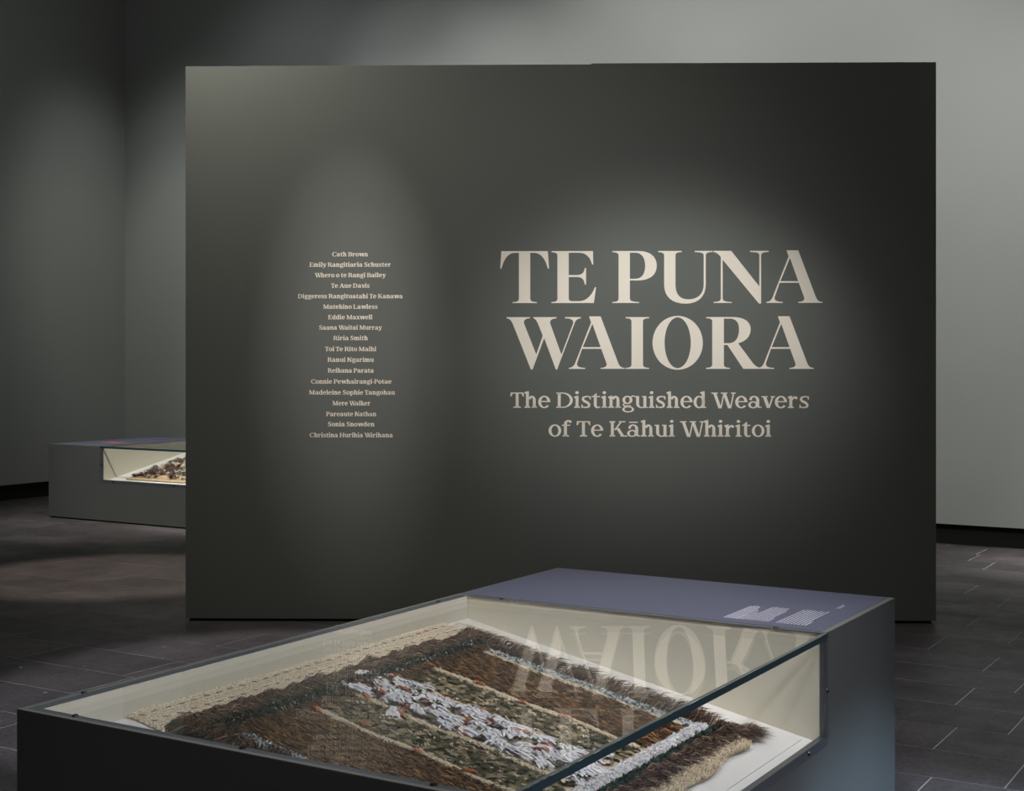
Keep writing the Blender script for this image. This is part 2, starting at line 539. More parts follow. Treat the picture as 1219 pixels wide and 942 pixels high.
def parse(d):
    subs, cur = [], []
    tok = d.replace('M', ' M ').replace('L', ' L ').replace('C', ' C ').replace('Z', ' Z ').split()
    i = 0
    while i < len(tok):
        c = tok[i]
        if c in 'ML':
            cur.append((float(tok[i + 1]), float(tok[i + 2])))
            i += 3
        elif c == 'C':
            p0 = cur[-1]
            q = [float(v) for v in tok[i + 1:i + 7]]
            for k in range(1, 9):
                t = k / 8
                a, b, c2, d2 = (1 - t) ** 3, 3 * t * (1 - t) ** 2, 3 * t * t * (1 - t), t ** 3
                cur.append((a * p0[0] + b * q[0] + c2 * q[2] + d2 * q[4], a * p0[1] + b * q[1] + c2 * q[3] + d2 * q[5]))
            i += 7
        else:
            subs.append(cur)
            cur = []
            i += 1
    return subs


def ell(cx, cy, a, b, n=64):
    return [(cx + a * math.cos(2 * math.pi * i / n), cy + b * math.sin(2 * math.pi * i / n)) for i in range(n)]


def letter(ch, dx, dy, row):
    subs = parse(GLY[ch]) if GLY[ch] else [ell(154, 704, 171, 183), ell(154, 703.5, 89, 172.5)]
    cu = bpy.data.curves.new('letter', 'CURVE')
    cu.dimensions = '2D'
    cu.fill_mode = 'BOTH'
    cu.extrude = .0006
    zb, zt, yb, yt = (1.840, 2.1397, 434, 80) if row == 0 else (1.4609, 1.7608, 881, 527)
    for s_ in subs:
        sp = cu.splines.new('POLY')
        pts = [((1.7477 + (x + dx) * .000847 - (x + dx) ** 2 * 1.0e-9), (zb + (yb - (y + dy)) * (zt - zb) / (yb - yt))) for x, y in s_]
        sp.points.add(len(pts) - 1)
        for i, (a, b) in enumerate(pts):
            sp.points[i].co = (a, b, 0, 1)
        sp.use_cyclic_u = True
    tmp = bpy.data.objects.new('tmp', cu)
    col.objects.link(tmp)
    dg = bpy.context.evaluated_depsgraph_get()
    me = bpy.data.meshes.new_from_object(tmp.evaluated_get(dg))
    bpy.data.objects.remove(tmp)
    bpy.data.curves.remove(cu)
    # stand the flat drawing up against the face
    me.transform(Matrix.Translation((0, -.0008, 0)) @ Matrix.Rotation(R(90), 4, 'X'))
    me.materials.clear()
    me.materials.append(M_vinyl)
    o = link('letter', me, part)
    return o


for ch, dx, dy, row in (('T', 0, 0, 0), ('E', 0, 0, 0), ('P', 0, 0, 0), ('U', 1142, 0, 0), ('N', 1142, 0, 0), ('A', 1142, 0, 0),
                        ('W', 0, 0, 1), ('A', -201, 447, 1), ('I', 0, 0, 1), ('O', 1142, 0, 1), ('R', 1142, 0, 1), ('A', 1083, 447, 1)):
    letter(ch, dx, dy, row)


# ------------------------------------------------------------------ small serif alphabet (own drawing)
class Face:
    def __init__(s, w, h):
        s.w, s.h, s.X, s.C, s.A = w, h, 77, 100, 106
        s.p = []

    def poly(s, *pts):
        s.p.append(list(pts))

    def rect(s, x0, y0, x1, y1):
        s.poly((x0, y0), (x1, y0), (x1, y1), (x0, y1))

    def ring(s, cx, cy, a, b, w, h, a0=0, a1=360, n=20):
        n = max(3, int(n * (a1 - a0) / 360))
        for i in range(n):
            t0, t1 = R(a0 + (a1 - a0) * i / n), R(a0 + (a1 - a0) * (i + 1) / n)
            q = []
            for t, k in ((t0, 1), (t1, 1), (t1, 0), (t0, 0)):
                q.append((cx + (a - (0 if k else w)) * math.cos(t), cy + (b - (0 if k else h)) * math.sin(t)))
            s.p.append(q)

    def diag(s, x0, y0, x1, y1, wd):
        s.poly((x0, y0), (x0 + wd, y0), (x1 + wd, y1), (x1, y1))

    def dot(s, cx, cy, r):
        s.p.append(ell(cx, cy, r, r, 12))

    def stroke(s, pts, ws):
        L_ = []
        for i, (x, y) in enumerate(pts):
            a = pts[max(i - 1, 0)]
            b = pts[min(i + 1, len(pts) - 1)]
            d = Vector((b[0] - a[0], b[1] - a[1])).normalized()
            n = Vector((-d.y, d.x)) * ws[i] / 2
            L_.append(((x + n.x, y + n.y), (x - n.x, y - n.y)))
        for a, b in zip(L_, L_[1:]):
            s.p.append([a[0], b[0], b[1], a[1]])

    def stem(s, x, y0, y1, bl=0, br=0, tl=0, tr=0, flag=0):
        w, h = s.w, s.h
        s.rect(x, y0, x + w, y1)
        if bl or br:
            s.rect(x - bl, y0, x + w + br, y0 + h)
            s.poly((x - bl * .6, y0 + h), (x + w + br * .6, y0 + h), (x + w, y0 + h * 1.9), (x, y0 + h * 1.9))
        if tl or tr:
            s.rect(x - tl, y1 - h, x + w + tr, y1)
            s.poly((x, y1 - h * 1.9), (x + w, y1 - h * 1.9), (x + w + tr * .6, y1 - h), (x - tl * .6, y1 - h))
        if flag:
            s.poly((x - flag, y1 - h - 5), (x, y1 - h * 2.2), (x + w, y1), (x + w - 4, y1 + 3), (x - flag, y1 - 4))

    def glyph(s, ch):
        s.p = []
        w, h, X, C, A = s.w, s.h, s.X, s.C, s.A
        t = h + 1
        e = 7.5
        if ch == ' ':
            return [], 25
        if ch == '-':
            s.rect(4, 30, 34, 30 + h * 1.4)
            return s.p, 38
        if ch == 'o':
            s.ring(36, X / 2, 33, X / 2 + 2, w, t)
            return s.p, 72
        if ch == 'c':
            s.ring(36, X / 2, 32, X / 2 + 2, w, t, 50, 320)
            s.dot(56, X - 19, w * .48)
            return s.p, 66
        if ch == 'e':
            s.ring(36, X / 2, 32, X / 2 + 2, w, t, 0, 322)
            s.rect(14, X / 2 - 1, 66, X / 2 + h - 1)
            return s.p, 71
        if ch in 'a\u0101':
            x = 45
            s.rect(x, 8, x + w, X - 24)
            s.ring(x + w - 27, X - 25, 27, 27, w, t, 0, 150)
            s.dot(16, X - 20, w * .45)
            s.ring(29, 21, 26, 23, w * .85, h)
            s.stroke([(x + w / 2, 12), (x + w, 4), (x + w + 12, 6)], [w, h, h * .8])
            if ch != 'a':
                s.rect(14, X + 12, 58, X + 12 + h)
            return s.p, x + w + 13
        if ch == 's':
            s.stroke([(53, X - 19), (48, X - 4), (32, X - 3), (17, X - 9), (14, X - 21), (22, X - 33), (38, X - 42), (48, 22), (46, 9), (30, 3), (14, 5), (9, 20)],
                     [h * .5, h, h + 2, h + 4, w * .85, w, w, w * .85, h + 4, h + 2, h, h * .5])
            s.poly((50, X - 22), (56, X - 22), (55, X + 1), (50, X - 4))
            s.poly((6, 22), (12, 22), (12, 2), (7, -2))
            return s.p, 61
        if ch in 'il':
            top = X if ch == 'i' else A
            s.stem(11, 0, top, e, e, flag=e)
            if ch == 'i':
                s.dot(11 + w / 2, X + 22, w * .62)
            return s.p, w + 22
        if ch in 'nhmru':
            x = 11
            if ch == 'u':
                s.rect(x, 22, x + w, X)
                s.rect(x - e, X - h, x, X)
                s.ring(x + 29, 26, 29, 28, w, t, 180, 330)
                x2 = x + 38
                s.rect(x2, 0, x2 + w, X)
                s.rect(x2 - e, X - h, x2, X)
                s.rect(x2 + w, 0, x2 + w + e, h)
                return s.p, x2 + w + 11
            s.stem(x, 0, A if ch == 'h' else X, e, e, flag=e)
            if ch == 'r':
                s.stroke([(x + w - 3, X - 26), (x + w + 8, X - 8), (x + w + 20, X - 5)], [h, h + 3, h + 4])
                s.dot(x + w + 20, X - 12, w * .5)
                return s.p, x + w + 33
            d = 36 if ch != 'm' else 34
            for k in range(2 if ch == 'm' else 1):
                x2 = x + d
                xl, xr_ = x + w - 5, x2 + w
                s.ring((xl + xr_) / 2, X - 26, (xr_ - xl) / 2, 28, w * .95, h + 5, 0, 165)
                s.stem(x2, 0, X - 24, e * .8, e)
                x = x2
            return s.p, x + w + 11
        if ch in 'dgpb' and ch != 'g':
            if ch == 'd':
                s.ring(34, X / 2, 30, X / 2 + 2, w, t)
                s.stem(47, 4, A, 0, 0, flag=e)
                s.rect(47, 0, 47 + w + e, h)
                return s.p, 47 + w + 11
            s.stem(11, -27, X, e, e, flag=e)
            s.ring(41, X / 2, 32, X / 2 + 2, w, t)
            return s.p, 78
        if ch == 'g':
            s.ring(33, X - 25, 26, 27, w * .9, h)
            s.stroke([(50, X - 8), (60, X + 1), (70, X - 2)], [h, h, h * 1.3])
            s.stroke([(18, 31), (11, 21), (18, 13)], [h * .8, h, h])
            s.rect(16, 5, 52, 5 + w * .75)
            s.ring(37, -9, 31, 20, w * .75, h)
            return s.p, 70
        if ch == 't':
            s.rect(13, 16, 13 + w, X)
            s.rect(2, X - h, 13 + w + 17, X)
            s.poly((2, X - h), (13 + w, X - h), (13 + w, X + 18), (13 + w - 5, X + 18))
            s.stroke([(13 + w / 2, 18), (18 + w / 2, 5), (28 + w / 2, 2), (42 + w * .3, 9)], [w, w * .8, h + 2, h * .7])
            return s.p, 47 + w * .3
        if ch == 'f':
            s.stem(13, 0, X + 4, e, e + 4)
            s.rect(2, X - h, 13 + w + 18, X)
            s.stroke([(13 + w / 2, X), (15 + w / 2, X + 16), (26 + w / 2, A - 3), (38 + w / 2, A - 5)], [w, w, h + 3, h + 3])
            s.dot(38 + w / 2, A - 10, w * .5)
            return s.p, 46 + w * .5
        if ch in 'vwy':
            n = 2 if ch == 'w' else 1
            st = 44 if ch == 'w' else 50
            x = 3
            for k in range(n):
                s.diag(x + 4, X, x + st / 2 + 1, 0, w * 1.15)
                s.diag(x + st + 4, X, x + st / 2 + w * .5, 0, h * 1.1)
                s.rect(x - 2, X - h, x + w + 15, X)
                x += st
            s.rect(x - 4, X - h, x + 18, X)
            if ch == 'y':
                s.stroke([(3 + st / 2 + w * .7, 2), (3 + st / 2, -18), (14, -25)], [h * 1.3, h * 1.3, h * 1.2])
                s.dot(13, -20, w * .5)
            return s.p, x + 16
        if ch == 'x':
            s.diag(8, X, 44, 0, w * 1.15)
            s.diag(50, X, 10, 0, h * 1.1)
            for a, b in ((2, 0), (38, 0), (2, X - h), (38, X - h)):
                s.rect(a, b, a + 26, b + h)
            return s.p, 68
        if ch == 'k':
            s.stem(11, 0, A, e, e, flag=e)
            s.diag(11 + w, 32, 48, X, h * 1.3)
            s.diag(11 + w + 8, 42, 48, 0, w * 1.15)
            s.rect(36, X - h, 66, X)
            s.rect(42, 0, 72, h)
            return s.p, 72
        # capitals
        if ch == 'T':
            s.stem(36 - w / 2 + 2, 0, C, 12, 12)
            s.rect(4, C - h, 72, C)
            s.poly((4, C), (11, C), (16, C - h), (8, C - 26), (2, C - 26))
            s.poly((72, C), (65, C), (60, C - h), (68, C - 26), (74, C - 26))
            return s.p, 76
        if ch in 'DPRB':
            s.stem(13, 0, C, e, 4, e, 4)
            x = 13 + w * .5
            if ch == 'D':
                s.ring(x + 18, C / 2, 88 - x - 18 + 4, C / 2, w, h, -90, 90)
                s.rect(x, C - h, x + 20, C)
                s.rect(x, 0, x + 20, h)
                return s.p, 98
            m_ = 44
            s.rect(x, C - h, 50, C)
            s.rect(x, m_, 50, m_ + h)
            s.ring(48, (C + m_) / 2, 30, (C - m_) / 2, w, h, -90, 90)
            if ch == 'R':
                s.diag(40, m_ + h, 68, 0, w * 1.1)
                s.rect(62, 0, 92, h)
                return s.p, 92
            if ch == 'B':
                s.rect(x, 0, 52, h)
                s.ring(50, (m_ + h) / 2, 33, (m_ + h) / 2, w, h, -90, 90)
                return s.p, 88
            s.rect(13 + w, 0, 13 + w + e, h)
            return s.p, 82
        if ch in 'EL':
            s.stem(13, 0, C, e, 4, e, 4)
            s.rect(13, 0, 74, h)
            s.poly((74, 0), (70, 28), (76, 28), (80, 0))
            if ch == 'E':
                s.rect(13, C - h, 72, C)
                s.poly((72, C), (66, C), (68, C - 24), (74, C - 24))
                s.rect(13, 46, 54, 46 + h)
                s.rect(52, 36, 58, 64)
            return s.p, 82
        if ch in 'HN':
            s.stem(13, 0, C, e, e, e, e)
            if ch == 'H':
                s.stem(70, 0, C, e, e, e, e)
                s.rect(13, 46, 75, 46 + h)
                return s.p, 84 + w
            s.diag(11, C, 70, 0, w * 1.2)
            s.rect(74, 0, 74 + h, C)
            s.rect(62, C - h, 96, C)
            return s.p, 98
        if ch == 'M':
            s.rect(13, 0, 13 + h * 1.1, C)
            s.rect(4, 0, 32, h)
            s.rect(2, C - h, 24, C)
            s.diag(12, C, 48, 6, w * 1.1)
            s.diag(86, C, 54, 6, h * 1.2)
            s.stem(86, 0, C, e, e, 0, e)
            return s.p, 100 + w
        if ch == 'W':
            for k in range(2):
                x = 9 + 50 * k
                s.diag(x, C, x + 29, -2, w * 1.05)
                s.diag(x + 55, C, x + 29 + w * .6, -2, h * .9)
                s.rect(x - 8, C - h, x + w + 10, C)
            s.rect(103, C - h, 128, C)
            return s.p, 124
        if ch == 'A':
            s.diag(10, 0, 40, C, h * 1.1)
            s.diag(66, 0, 36, C, w * 1.15)
            s.rect(22, 32, 68, 32 + h)
            s.rect(0, 0, 28, h)
            s.rect(56, 0, 96, h)
            return s.p, 94
        if ch == 'K':
            s.stem(13, 0, C, e, e, e, e)
            s.diag(13 + w, 42, 64, C, h * 1.3)
            s.diag(13 + w + 10, 55, 68, 0, w * 1.15)
            s.rect(54, C - h, 88, C)
            s.rect(62, 0, 98, h)
            return s.p, 97
        if ch == 'C':
            s.ring(50, C / 2, 46, C / 2 + 2, w, h, 42, 318, 28)
            s.poly((82, C), (86, C), (87, C - 32), (81, C - 32))
            s.poly((82, 0), (86, 2), (88, 26), (83, 26))
            return s.p, 92
        if ch == 'S':
            s.stroke([(65, C - 24), (58, C - 6), (40, C - 3), (21, C - 10), (17, C - 27), (27, C - 42), (48, C - 54), (61, 30), (58, 12), (38, 3), (18, 7), (10, 27)],
                     [h * .5, h, h + 2, h + 4, w * .9, w, w, w * .9, h + 4, h + 2, h, h * .5])
            s.poly((62, C - 28), (68, C - 28), (67, C + 1), (62, C - 4))
            s.poly((7, 29), (13, 29), (14, 4), (8, -2))
            return s.p, 76
        raise KeyError(ch)


def text_prims(txt, w_, h_):
    f = Face(w_, h_)
    x, out = 0.0, []
    for ch in txt:
        p, adv = f.glyph(ch)
        adv -= 0 if ch == ' ' else (2.5 if ch.islower() else 3)
        out += [[(a + x, b) for a, b in q] for q in p]
        x += adv
    return out, x


def text_line(name, txt, x0, x1, z, cap, parent, m, w_, h_, slope=0.0, thick=.0011):
    prims, adv = text_prims(txt, w_, h_)
    lo = min(a for q in prims for a, b in q)
    hi = max(a for q in prims for a, b in q)
    kx = (x1 - x0) / (hi - lo)
    kz = cap / 100
    V, F = [], []
    for q in prims:
        n = len(V)
        pts = [(x0 + (a - lo) * kx, z + b * kz) for a, b in q]
        ar = sum(pts[i][0] * pts[(i + 1) % len(pts)][1] - pts[(i + 1) % len(pts)][0] * pts[i][1] for i in range(len(pts)))
        if ar < 0:
            pts.reverse()
        V += [(a, -thick, b) for a, b in pts] + [(a, -.0001, b) for a, b in pts]
        k_ = len(pts)
        F.append(tuple(n + i for i in range(k_)))
        F += [(n + i, n + k_ + i, n + k_ + (i + 1) % k_, n + (i + 1) % k_) for i in range(k_)]
    me = bpy.data.meshes.new(name)
    me.from_pydata(V, [], F)
    return link(name, me, parent, m)


text_line('subtitle_line', 'The Distinguished Weavers', 1.8805, 3.5962, 1.2358, .0891, part, M_vinyl, 15.5, 7.5)
text_line('subtitle_line', 'of Te K\u0101hui Whiritoi', 2.1013, 3.3803, 1.0708, .0891, part, M_vinyl, 15.5, 7.5)
NAMES = [
    ('Cath Brown', 0.8513, 1.0583, 2.1106), ('Emily Rangitiaria Schuster', 0.7198, 1.1915, 2.0508),
    ('Whero o te Rangi Bailey', 0.7496, 1.1618, 1.9901), ('Te Aue Davis', 0.8445, 1.0676, 1.9294),
    ('Diggeress Rangituatahi Te Kanawa', 0.6528, 1.2608, 1.8683), ('Matekino Lawless', 0.7992, 1.1141, 1.8076),
    ('Eddie Maxwell', 0.8277, 1.0844, 1.7470), ('Saana Waitai Murray', 0.7756, 1.1395, 1.6870),
    ('Riria Smith', 0.8581, 1.0577, 1.6263), ('Toi Te Rito Maihi', 0.8098, 1.1067, 1.5632),
    ('Ranui Ngarimu', 0.8246, 1.0924, 1.5014), ('Reihana Parata', 0.8259, 1.0930, 1.4389),
    ('Connie Pewhairangi-Potae', 0.7291, 1.1952, 1.3752), ('Madeleine Sophie Tangohau', 0.7167, 1.2144, 1.3121),
    ('Mere Walker', 0.8532, 1.0726, 1.2497), ('Pareaute Nathan', 0.8166, 1.1067, 1.1872),
    ('Sonia Snowden', 0.8271, 1.0961, 1.1284), ('Christina Hurihia Wirihana', 0.7210, 1.2033, 1.0652)]
for t_, a_, b_, z_ in NAMES:
    text_line('name_line', t_, a_, b_, z_, .0252, part, M_vinyl, 19, 9)


# ------------------------------------------------------------------ display cases
CW, CL, CH = 1.329, 2.59, .70          # width, length, height
WIN0, WIN1 = .372, .682                # window in the low side
LB = 1.868                             # where the label block starts along the length
D0, D1 = .622, .372                    # deck height at the two long sides
WI0, WI1 = .048, 1.300                 # deck edges across the width


def deck_z(wd):
    return D0 + (D1 - D0) * (wd - WI0) / (WI1 - WI0)


def display_case(loc, rot, mir, label, far=False):
    root = empty('display_case', loc, (0, 0, rot), label, 'display case')
    def B(name, w0, l0, z0, w1, l1, z1, m, bevel=0.0, parent=root):
        return box(name, mir * w0, l0, z0, mir * w1, l1, z1, m, parent, bevel)
    zb = .014
    B('toe_recess', .02, .02, 0, CW - .02, CL - .02, zb, M_black)
    b = .0015
    B('side_panel', 0, 0, zb, .018, CL, CH, M_case, b)                        # high long side
    B('end_panel', .0185, 0, zb, CW - .0185, .018, CH, M_case, b)             # near end
    B('end_panel', .0185, CL - .018, zb, CW - .0185, CL, CH, M_case, b)       # far end
    # windowed long side: full height beside the label block, low below the window
    bm = bmesh.new()
    prof = [(0, zb), (CL, zb), (CL, CH), (LB + .022, CH), (LB + .022, WIN0 - .01), (0, WIN0 - .01)]
    for wd in (CW - .018, CW):
        bm.faces.new([bm.verts.new((mir * wd, l, z)) for l, z in prof])
    bm.verts.ensure_lookup_table()
    n = len(prof)
    for i in range(n):
        j = (i + 1) % n
        bm.faces.new((bm.verts[i], bm.verts[j], bm.verts[n + j], bm.verts[n + i]))
    bmesh.ops.recalc_face_normals(bm, faces=bm.faces)
    from_bm('side_panel', bm, M_case, root)
    # block that carries the label
    B('label_block', .0185, LB + .016, .30, CW - .0185, CL - .0185, CH - .004, M_rim)
    B('rim_strip', 0.0, LB + .012, CH + .0002, CW, CL, CH + .0010, M_rim)
    lp = B('label_panel', .012, LB + .016, CH + .0011, CW - .020, CL - .010, CH + .0026, M_label)
    # inside: liners, deck and raised board
    B('inner_wall', .0185, .0185, .33, WI0 - .001, LB + .010, .6995, M_liner)
    B('inner_wall', WI0, .0185, .30, WI1, .034, .6810, M_liner)
    B('inner_wall', WI0, LB - .002, .30, CW - .0190, LB + .0150, .6995, M_liner)
    def slab(name, w0, l0, w1, l1, dz0, dz1, m):
        pts = []
        for dz in (dz0, dz1):
            for wd, l in ((w0, l0), (w1, l0), (w1, l1), (w0, l1)):
                pts.append((mir * wd, l, deck_z(wd) + dz))
        return from_bm(name, hexa(pts), m, root)
    slab('deck', WI0, .0345, WI1 + .004, LB - .0025, -.02, 0, M_board)
    slab('board', WI0 + .03, .065, WI1 - .035, LB - .035, .0002, .0035, M_board)
    # metal ledge under the glass and channel around the window
    zt = .6805
    B('frit_band', .0172, .0150, CH + .0002, .046, LB - .001, CH + .0010, M_frit)
    B('frit_band', .0465, .0150, CH + .0002, CW - .0065, .034, CH + .0010, M_frit)
    B('frit_band', .0465, LB - .009, CH + .0002, CW - .0065, LB + .0105, CH + .0010, M_frit)
    B('pane_bevel', CW - .0055, .0150, CH + .0002, CW + .0025, LB + .0075, CH + .0012, M_gtop)
    B('window_channel', CW - .020, .0185, WIN0 - .009, CW + .0005, LB + .0215, WIN0 + .018, M_metal, .0008)
    B('window_channel', CW - .018, LB - .003, WIN0 + .0185, CW + .0005, LB + .0215, .6805, M_metal, .0008)
    B('rim_edge', .0005, 0.0005, CH + .0002, .016, LB + .0115, CH + .0015, M_rim)
    B('rim_edge', .0165, 0.0005, CH + .0002, CW - .0005, .014, CH + .0015, M_rim)
    # glass: a laminated top pane that sags a few millimetres and a side pane
    gw0, gw1, gl0, gl1, gz0, gz1 = .0475, CW + .003, .0190, LB - .0025, .6812, .6995
    nu, nv = 28, 36
    V, F, mi = [], [], []
    for zz in (gz0, gz1):
        for j in range(nv + 1):
            for i in range(nu + 1):
                u, v = i / nu * 2 - 1, j / nv * 2 - 1
                V.append((mir * (gw0 + (gw1 - gw0) * i / nu), gl0 + (gl1 - gl0) * j / nv, zz - .0040 * (1 - u * u) * (1 - v * v)))
    S_ = (nu + 1) * (nv + 1)
    I = lambda i, j, t: t * S_ + j * (nu + 1) + i
    for t in (0, 1):
        for j in range(nv):
            for i in range(nu):
                q = (I(i, j, t), I(i + 1, j, t), I(i + 1, j + 1, t), I(i, j + 1, t))
                flip = (t == 0) ^ (mir < 0)
                F.append(q[::-1] if flip else q)
                mi.append(0)
    edge = [(i, 0) for i in range(nu)] + [(nu, j) for j in range(nv)] + [(i, nv) for i in range(nu, 0, -1)] + [(0, j) for j in range(nv, 0, -1)]
    for (a, b_), (c, d) in zip(edge, edge[1:] + edge[:1]):
        q = (I(a, b_, 0), I(c, d, 0), I(c, d, 1), I(a, b_, 1))
        F.append(q if mir > 0 else q[::-1])
        mi.append(1 if a == nu and c == nu else 2)
    me = bpy.data.meshes.new('top_pane')
    me.from_pydata(V, [], F)
    me.materials.append(M_glass)
    me.materials.append(M_gedge)
    me.materials.append(M_liner)
    me.polygons.foreach_set('material_index', mi)
    me.polygons.foreach_set('use_smooth', [m_ == 0 for m_ in mi])
    # keep the surface normals of the pane apart from its edges
    tp = link('top_pane', me, root)
    es = tp.modifiers.new('split', 'EDGE_SPLIT')
    es.split_angle = R(40)
    sp = B('side_pane', CW - .0120, .022, WIN0 + .0185, CW - .0020, LB - .0035, .6808, M_glass)
    # button fixings on the frame
    def screw(wd, l, z, axis):
        bm = bmesh.new()
        bmesh.ops.create_cone(bm, cap_ends=True, segments=12, radius1=.0085, radius2=.006, depth=.005)
        if axis == 'w':
            bmesh.ops.rotate(bm, verts=bm.verts, matrix=Matrix.Rotation(R(90) * mir, 3, 'Y'))
        bmesh.ops.translate(bm, verts=bm.verts, vec=(mir * wd, l, z))
        from_bm('screw', bm, M_screw, root)
    zt = CH + .0025
    for wd, l in ((.014, .19), (.031, 1.712), (.169, .026), (1.17, .026), (.185, LB + .002), (1.17, LB + .002), (.68, .026)):
        screw(wd, l, zt, 'z')
    for l, z in ((LB + .010, .527), (1.716, .377), (.95, .377), (.2, .377)):
        screw(CW + .0025, l, z, 'w')
    return root, lp


case, lab = display_case((-2.710, 2.215, 0), 0, 1, 'large grey display case in the foreground with a brown feather cloak under its glass top')
case2, lab2 = display_case((-8.14, 10.469, 0), R(90), -1, 'far grey display case half hidden behind the left edge of the dark partition', True)

# print on the near label: fine lines of text that run along the case
def print_block(name, parent, w0, w1, l0, lens, thick, mir=1):
    V, F = [], []
    n = len(lens)
    for i, ln in enumerate(lens):
        wd = w0 + (w1 - w0) * (i + .5) / n
        l = l0
        end = l0 + ln
        while l < end - .004:
            d = min(random.uniform(.008, .030), end - l)
            k = len(V)
            for z in (CH + .0027, CH + .0030):
                V += [(mir * (wd - thick / 2), l, z), (mir * (wd + thick / 2), l, z), (mir * (wd + thick / 2), l + d, z), (mir * (wd - thick / 2), l + d, z)]
            F += [tuple(k + q for q in f) for f in BOXF]
            l += d + .004
    me = bpy.data.meshes.new(name)
    me.from_pydata(V, [], F)
    return link(name, me, parent, M_print)


print_block('label_text', case, .966, 1.016, 1.942, [.235, .245, .245, .235, .19], .0046)
print_block('label_text', case, 1.010, 1.036, 1.942, [.09, .165, .13], .0032)
print_block('label_text', case, 1.036, 1.118, 1.948, [.245, .25, .245, .25, .245, .25, .20, .06], .0036)
print_block('label_text', case, 1.140, 1.242, 1.945, [.255, .26, .255, .26, .255, .26, .255, .26, .07], .0036)
print_block('label_text', case, 1.222, 1.238, 2.282, [.075, .06], .0030)
# flat pink and purple patches on the far label
M_pink = mat('pink_patch', (.55, .16, .18), .6, .3, noise=.4, nscale=30)
M_purple = mat('purple_patch', (.16, .05, .34), .6, .3)
box('colour_patch', -.82, 2.08, CH + .0027, -.95, 2.32, CH + .003, M_pink, case2)
box('colour_patch', -.26, 2.05, CH + .0027, -.36, 2.24, CH + .003, M_purple, case2)


# ------------------------------------------------------------------ feathers
def strand_mesh(name, P, ang, length, width, lift, cols, droop=0.6, tilt=.5, curl=.25, blunt=0.0):
    """P: n x 2 roots in the cloak's own plane; each strand is a tapered ribbon of two bends"""
    n = len(P)
    ang = np.broadcast_to(ang, n)
    length = np.broadcast_to(length, n)
    width = np.broadcast_to(width, n)
    lift = np.broadcast_to(lift, n)
    z0 = np.broadcast_to(.006, n)
    a2 = ang + rng.normal(0, curl, n)
    d1 = np.stack([np.cos(ang), np.sin(ang)], 1)
    d2 = np.stack([np.cos(a2), np.sin(a2)], 1)
    p0 = np.concatenate([P, z0[:, None]], 1)
    p1 = np.concatenate([P + d1 * (length * .45)[:, None], (z0 + lift)[:, None]], 1)
    p2 = np.concatenate([P + d1 * (length * .45)[:, None] + d2 * (length * .55)[:, None], (z0 + lift * droop)[:, None]], 1)
    tl = rng.normal(0, tilt, n)
    sx = np.stack([-d1[:, 1] * np.cos(tl), d1[:, 0] * np.cos(tl), np.sin(tl)], 1) * (width / 2)[:, None]
    if blunt:
        K, step = 6, 8
        V = np.stack([p0 - sx * .7, p0 + sx * .7, p1 + sx, p1 - sx, p2 + sx * blunt, p2 - sx * blunt], 1).reshape(-1, 3)
        quad2 = [3, 2, 4, 5]
    else:
        K, step = 5, 7
        V = np.stack([p0 - sx * .7, p0 + sx * .7, p1 + sx, p1 - sx, p2], 1).reshape(-1, 3)
        quad2 = [3, 2, 4]
    base = np.arange(n)[:, None] * K
    lv = np.concatenate([base + np.array([0, 1, 2, 3]), base + np.array(quad2)], 1).reshape(-1)
    ls = (np.arange(n)[:, None] * step + np.array([0, 4])).reshape(-1)
    me = bpy.data.meshes.new(name)
    me.vertices.add(len(V))
    me.vertices.foreach_set('co', V.astype(np.float32).ravel())
    me.loops.add(len(lv))
    me.loops.foreach_set('vertex_index', lv.astype(np.int32))
    me.polygons.add(len(ls))
    me.polygons.foreach_set('loop_start', ls.astype(np.int32))
    me.update(calc_edges=True)
    ca = me.color_attributes.new('Col', 'FLOAT_COLOR', 'POINT')
    C4 = np.ones((n, K, 4), np.float32)
    C4[:, :, :3] = cols[:, None, :]
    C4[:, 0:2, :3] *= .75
    ca.data.foreach_set('color', C4.ravel())
    me.validate()
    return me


def pick(pal, n, jit=.18):
    pal = np.array([lin(*c) for c in pal])
    c = pal[rng.integers(0, len(pal), n)]
    return np.clip(c * (1 + rng.normal(0, jit, (n, 1))), .004, .95)


BROWN = [(112, 82, 58), (86, 60, 42), (60, 42, 30), (142, 104, 70), (98, 74, 56), (160, 118, 78)]
FRINGE = [(122, 98, 84), (94, 72, 60), (66, 50, 42), (146, 122, 104), (52, 40, 35)]
OLIVE = [(128, 118, 90), (98, 92, 68), (76, 72, 52), (142, 128, 100), (110, 98, 78), (60, 56, 44)]
WHITE = [(246, 244, 250), (236, 234, 244), (252, 250, 250), (222, 220, 230)]
GREEN = [(36, 52, 44), (28, 42, 36), (48, 78, 62), (36, 34, 30), (30, 30, 28), (76, 64, 54)]
CREAM = [(240, 222, 194), (248, 232, 208), (226, 204, 172), (236, 216, 188)]

TH = math.atan2(D0 - D1, WI1 - WI0)
U0W = .062                                             # the neck edge across the case
cloak = empty('feather_cloak', (-2.710 + U0W, 3.215, deck_z(U0W) + .0070), (0, TH, 0),
              'brown, olive and white feather cloak with cream neckband lying under the foreground glass', 'cloak')
HU, HV = 1.19, .735                                    # length down the slope, half width


def edge_u(v):                                         # the lower edge waves a little
    return 1.155 + .010 * math.sin(v * 9) + .008 * math.sin(v * 23 + 1)


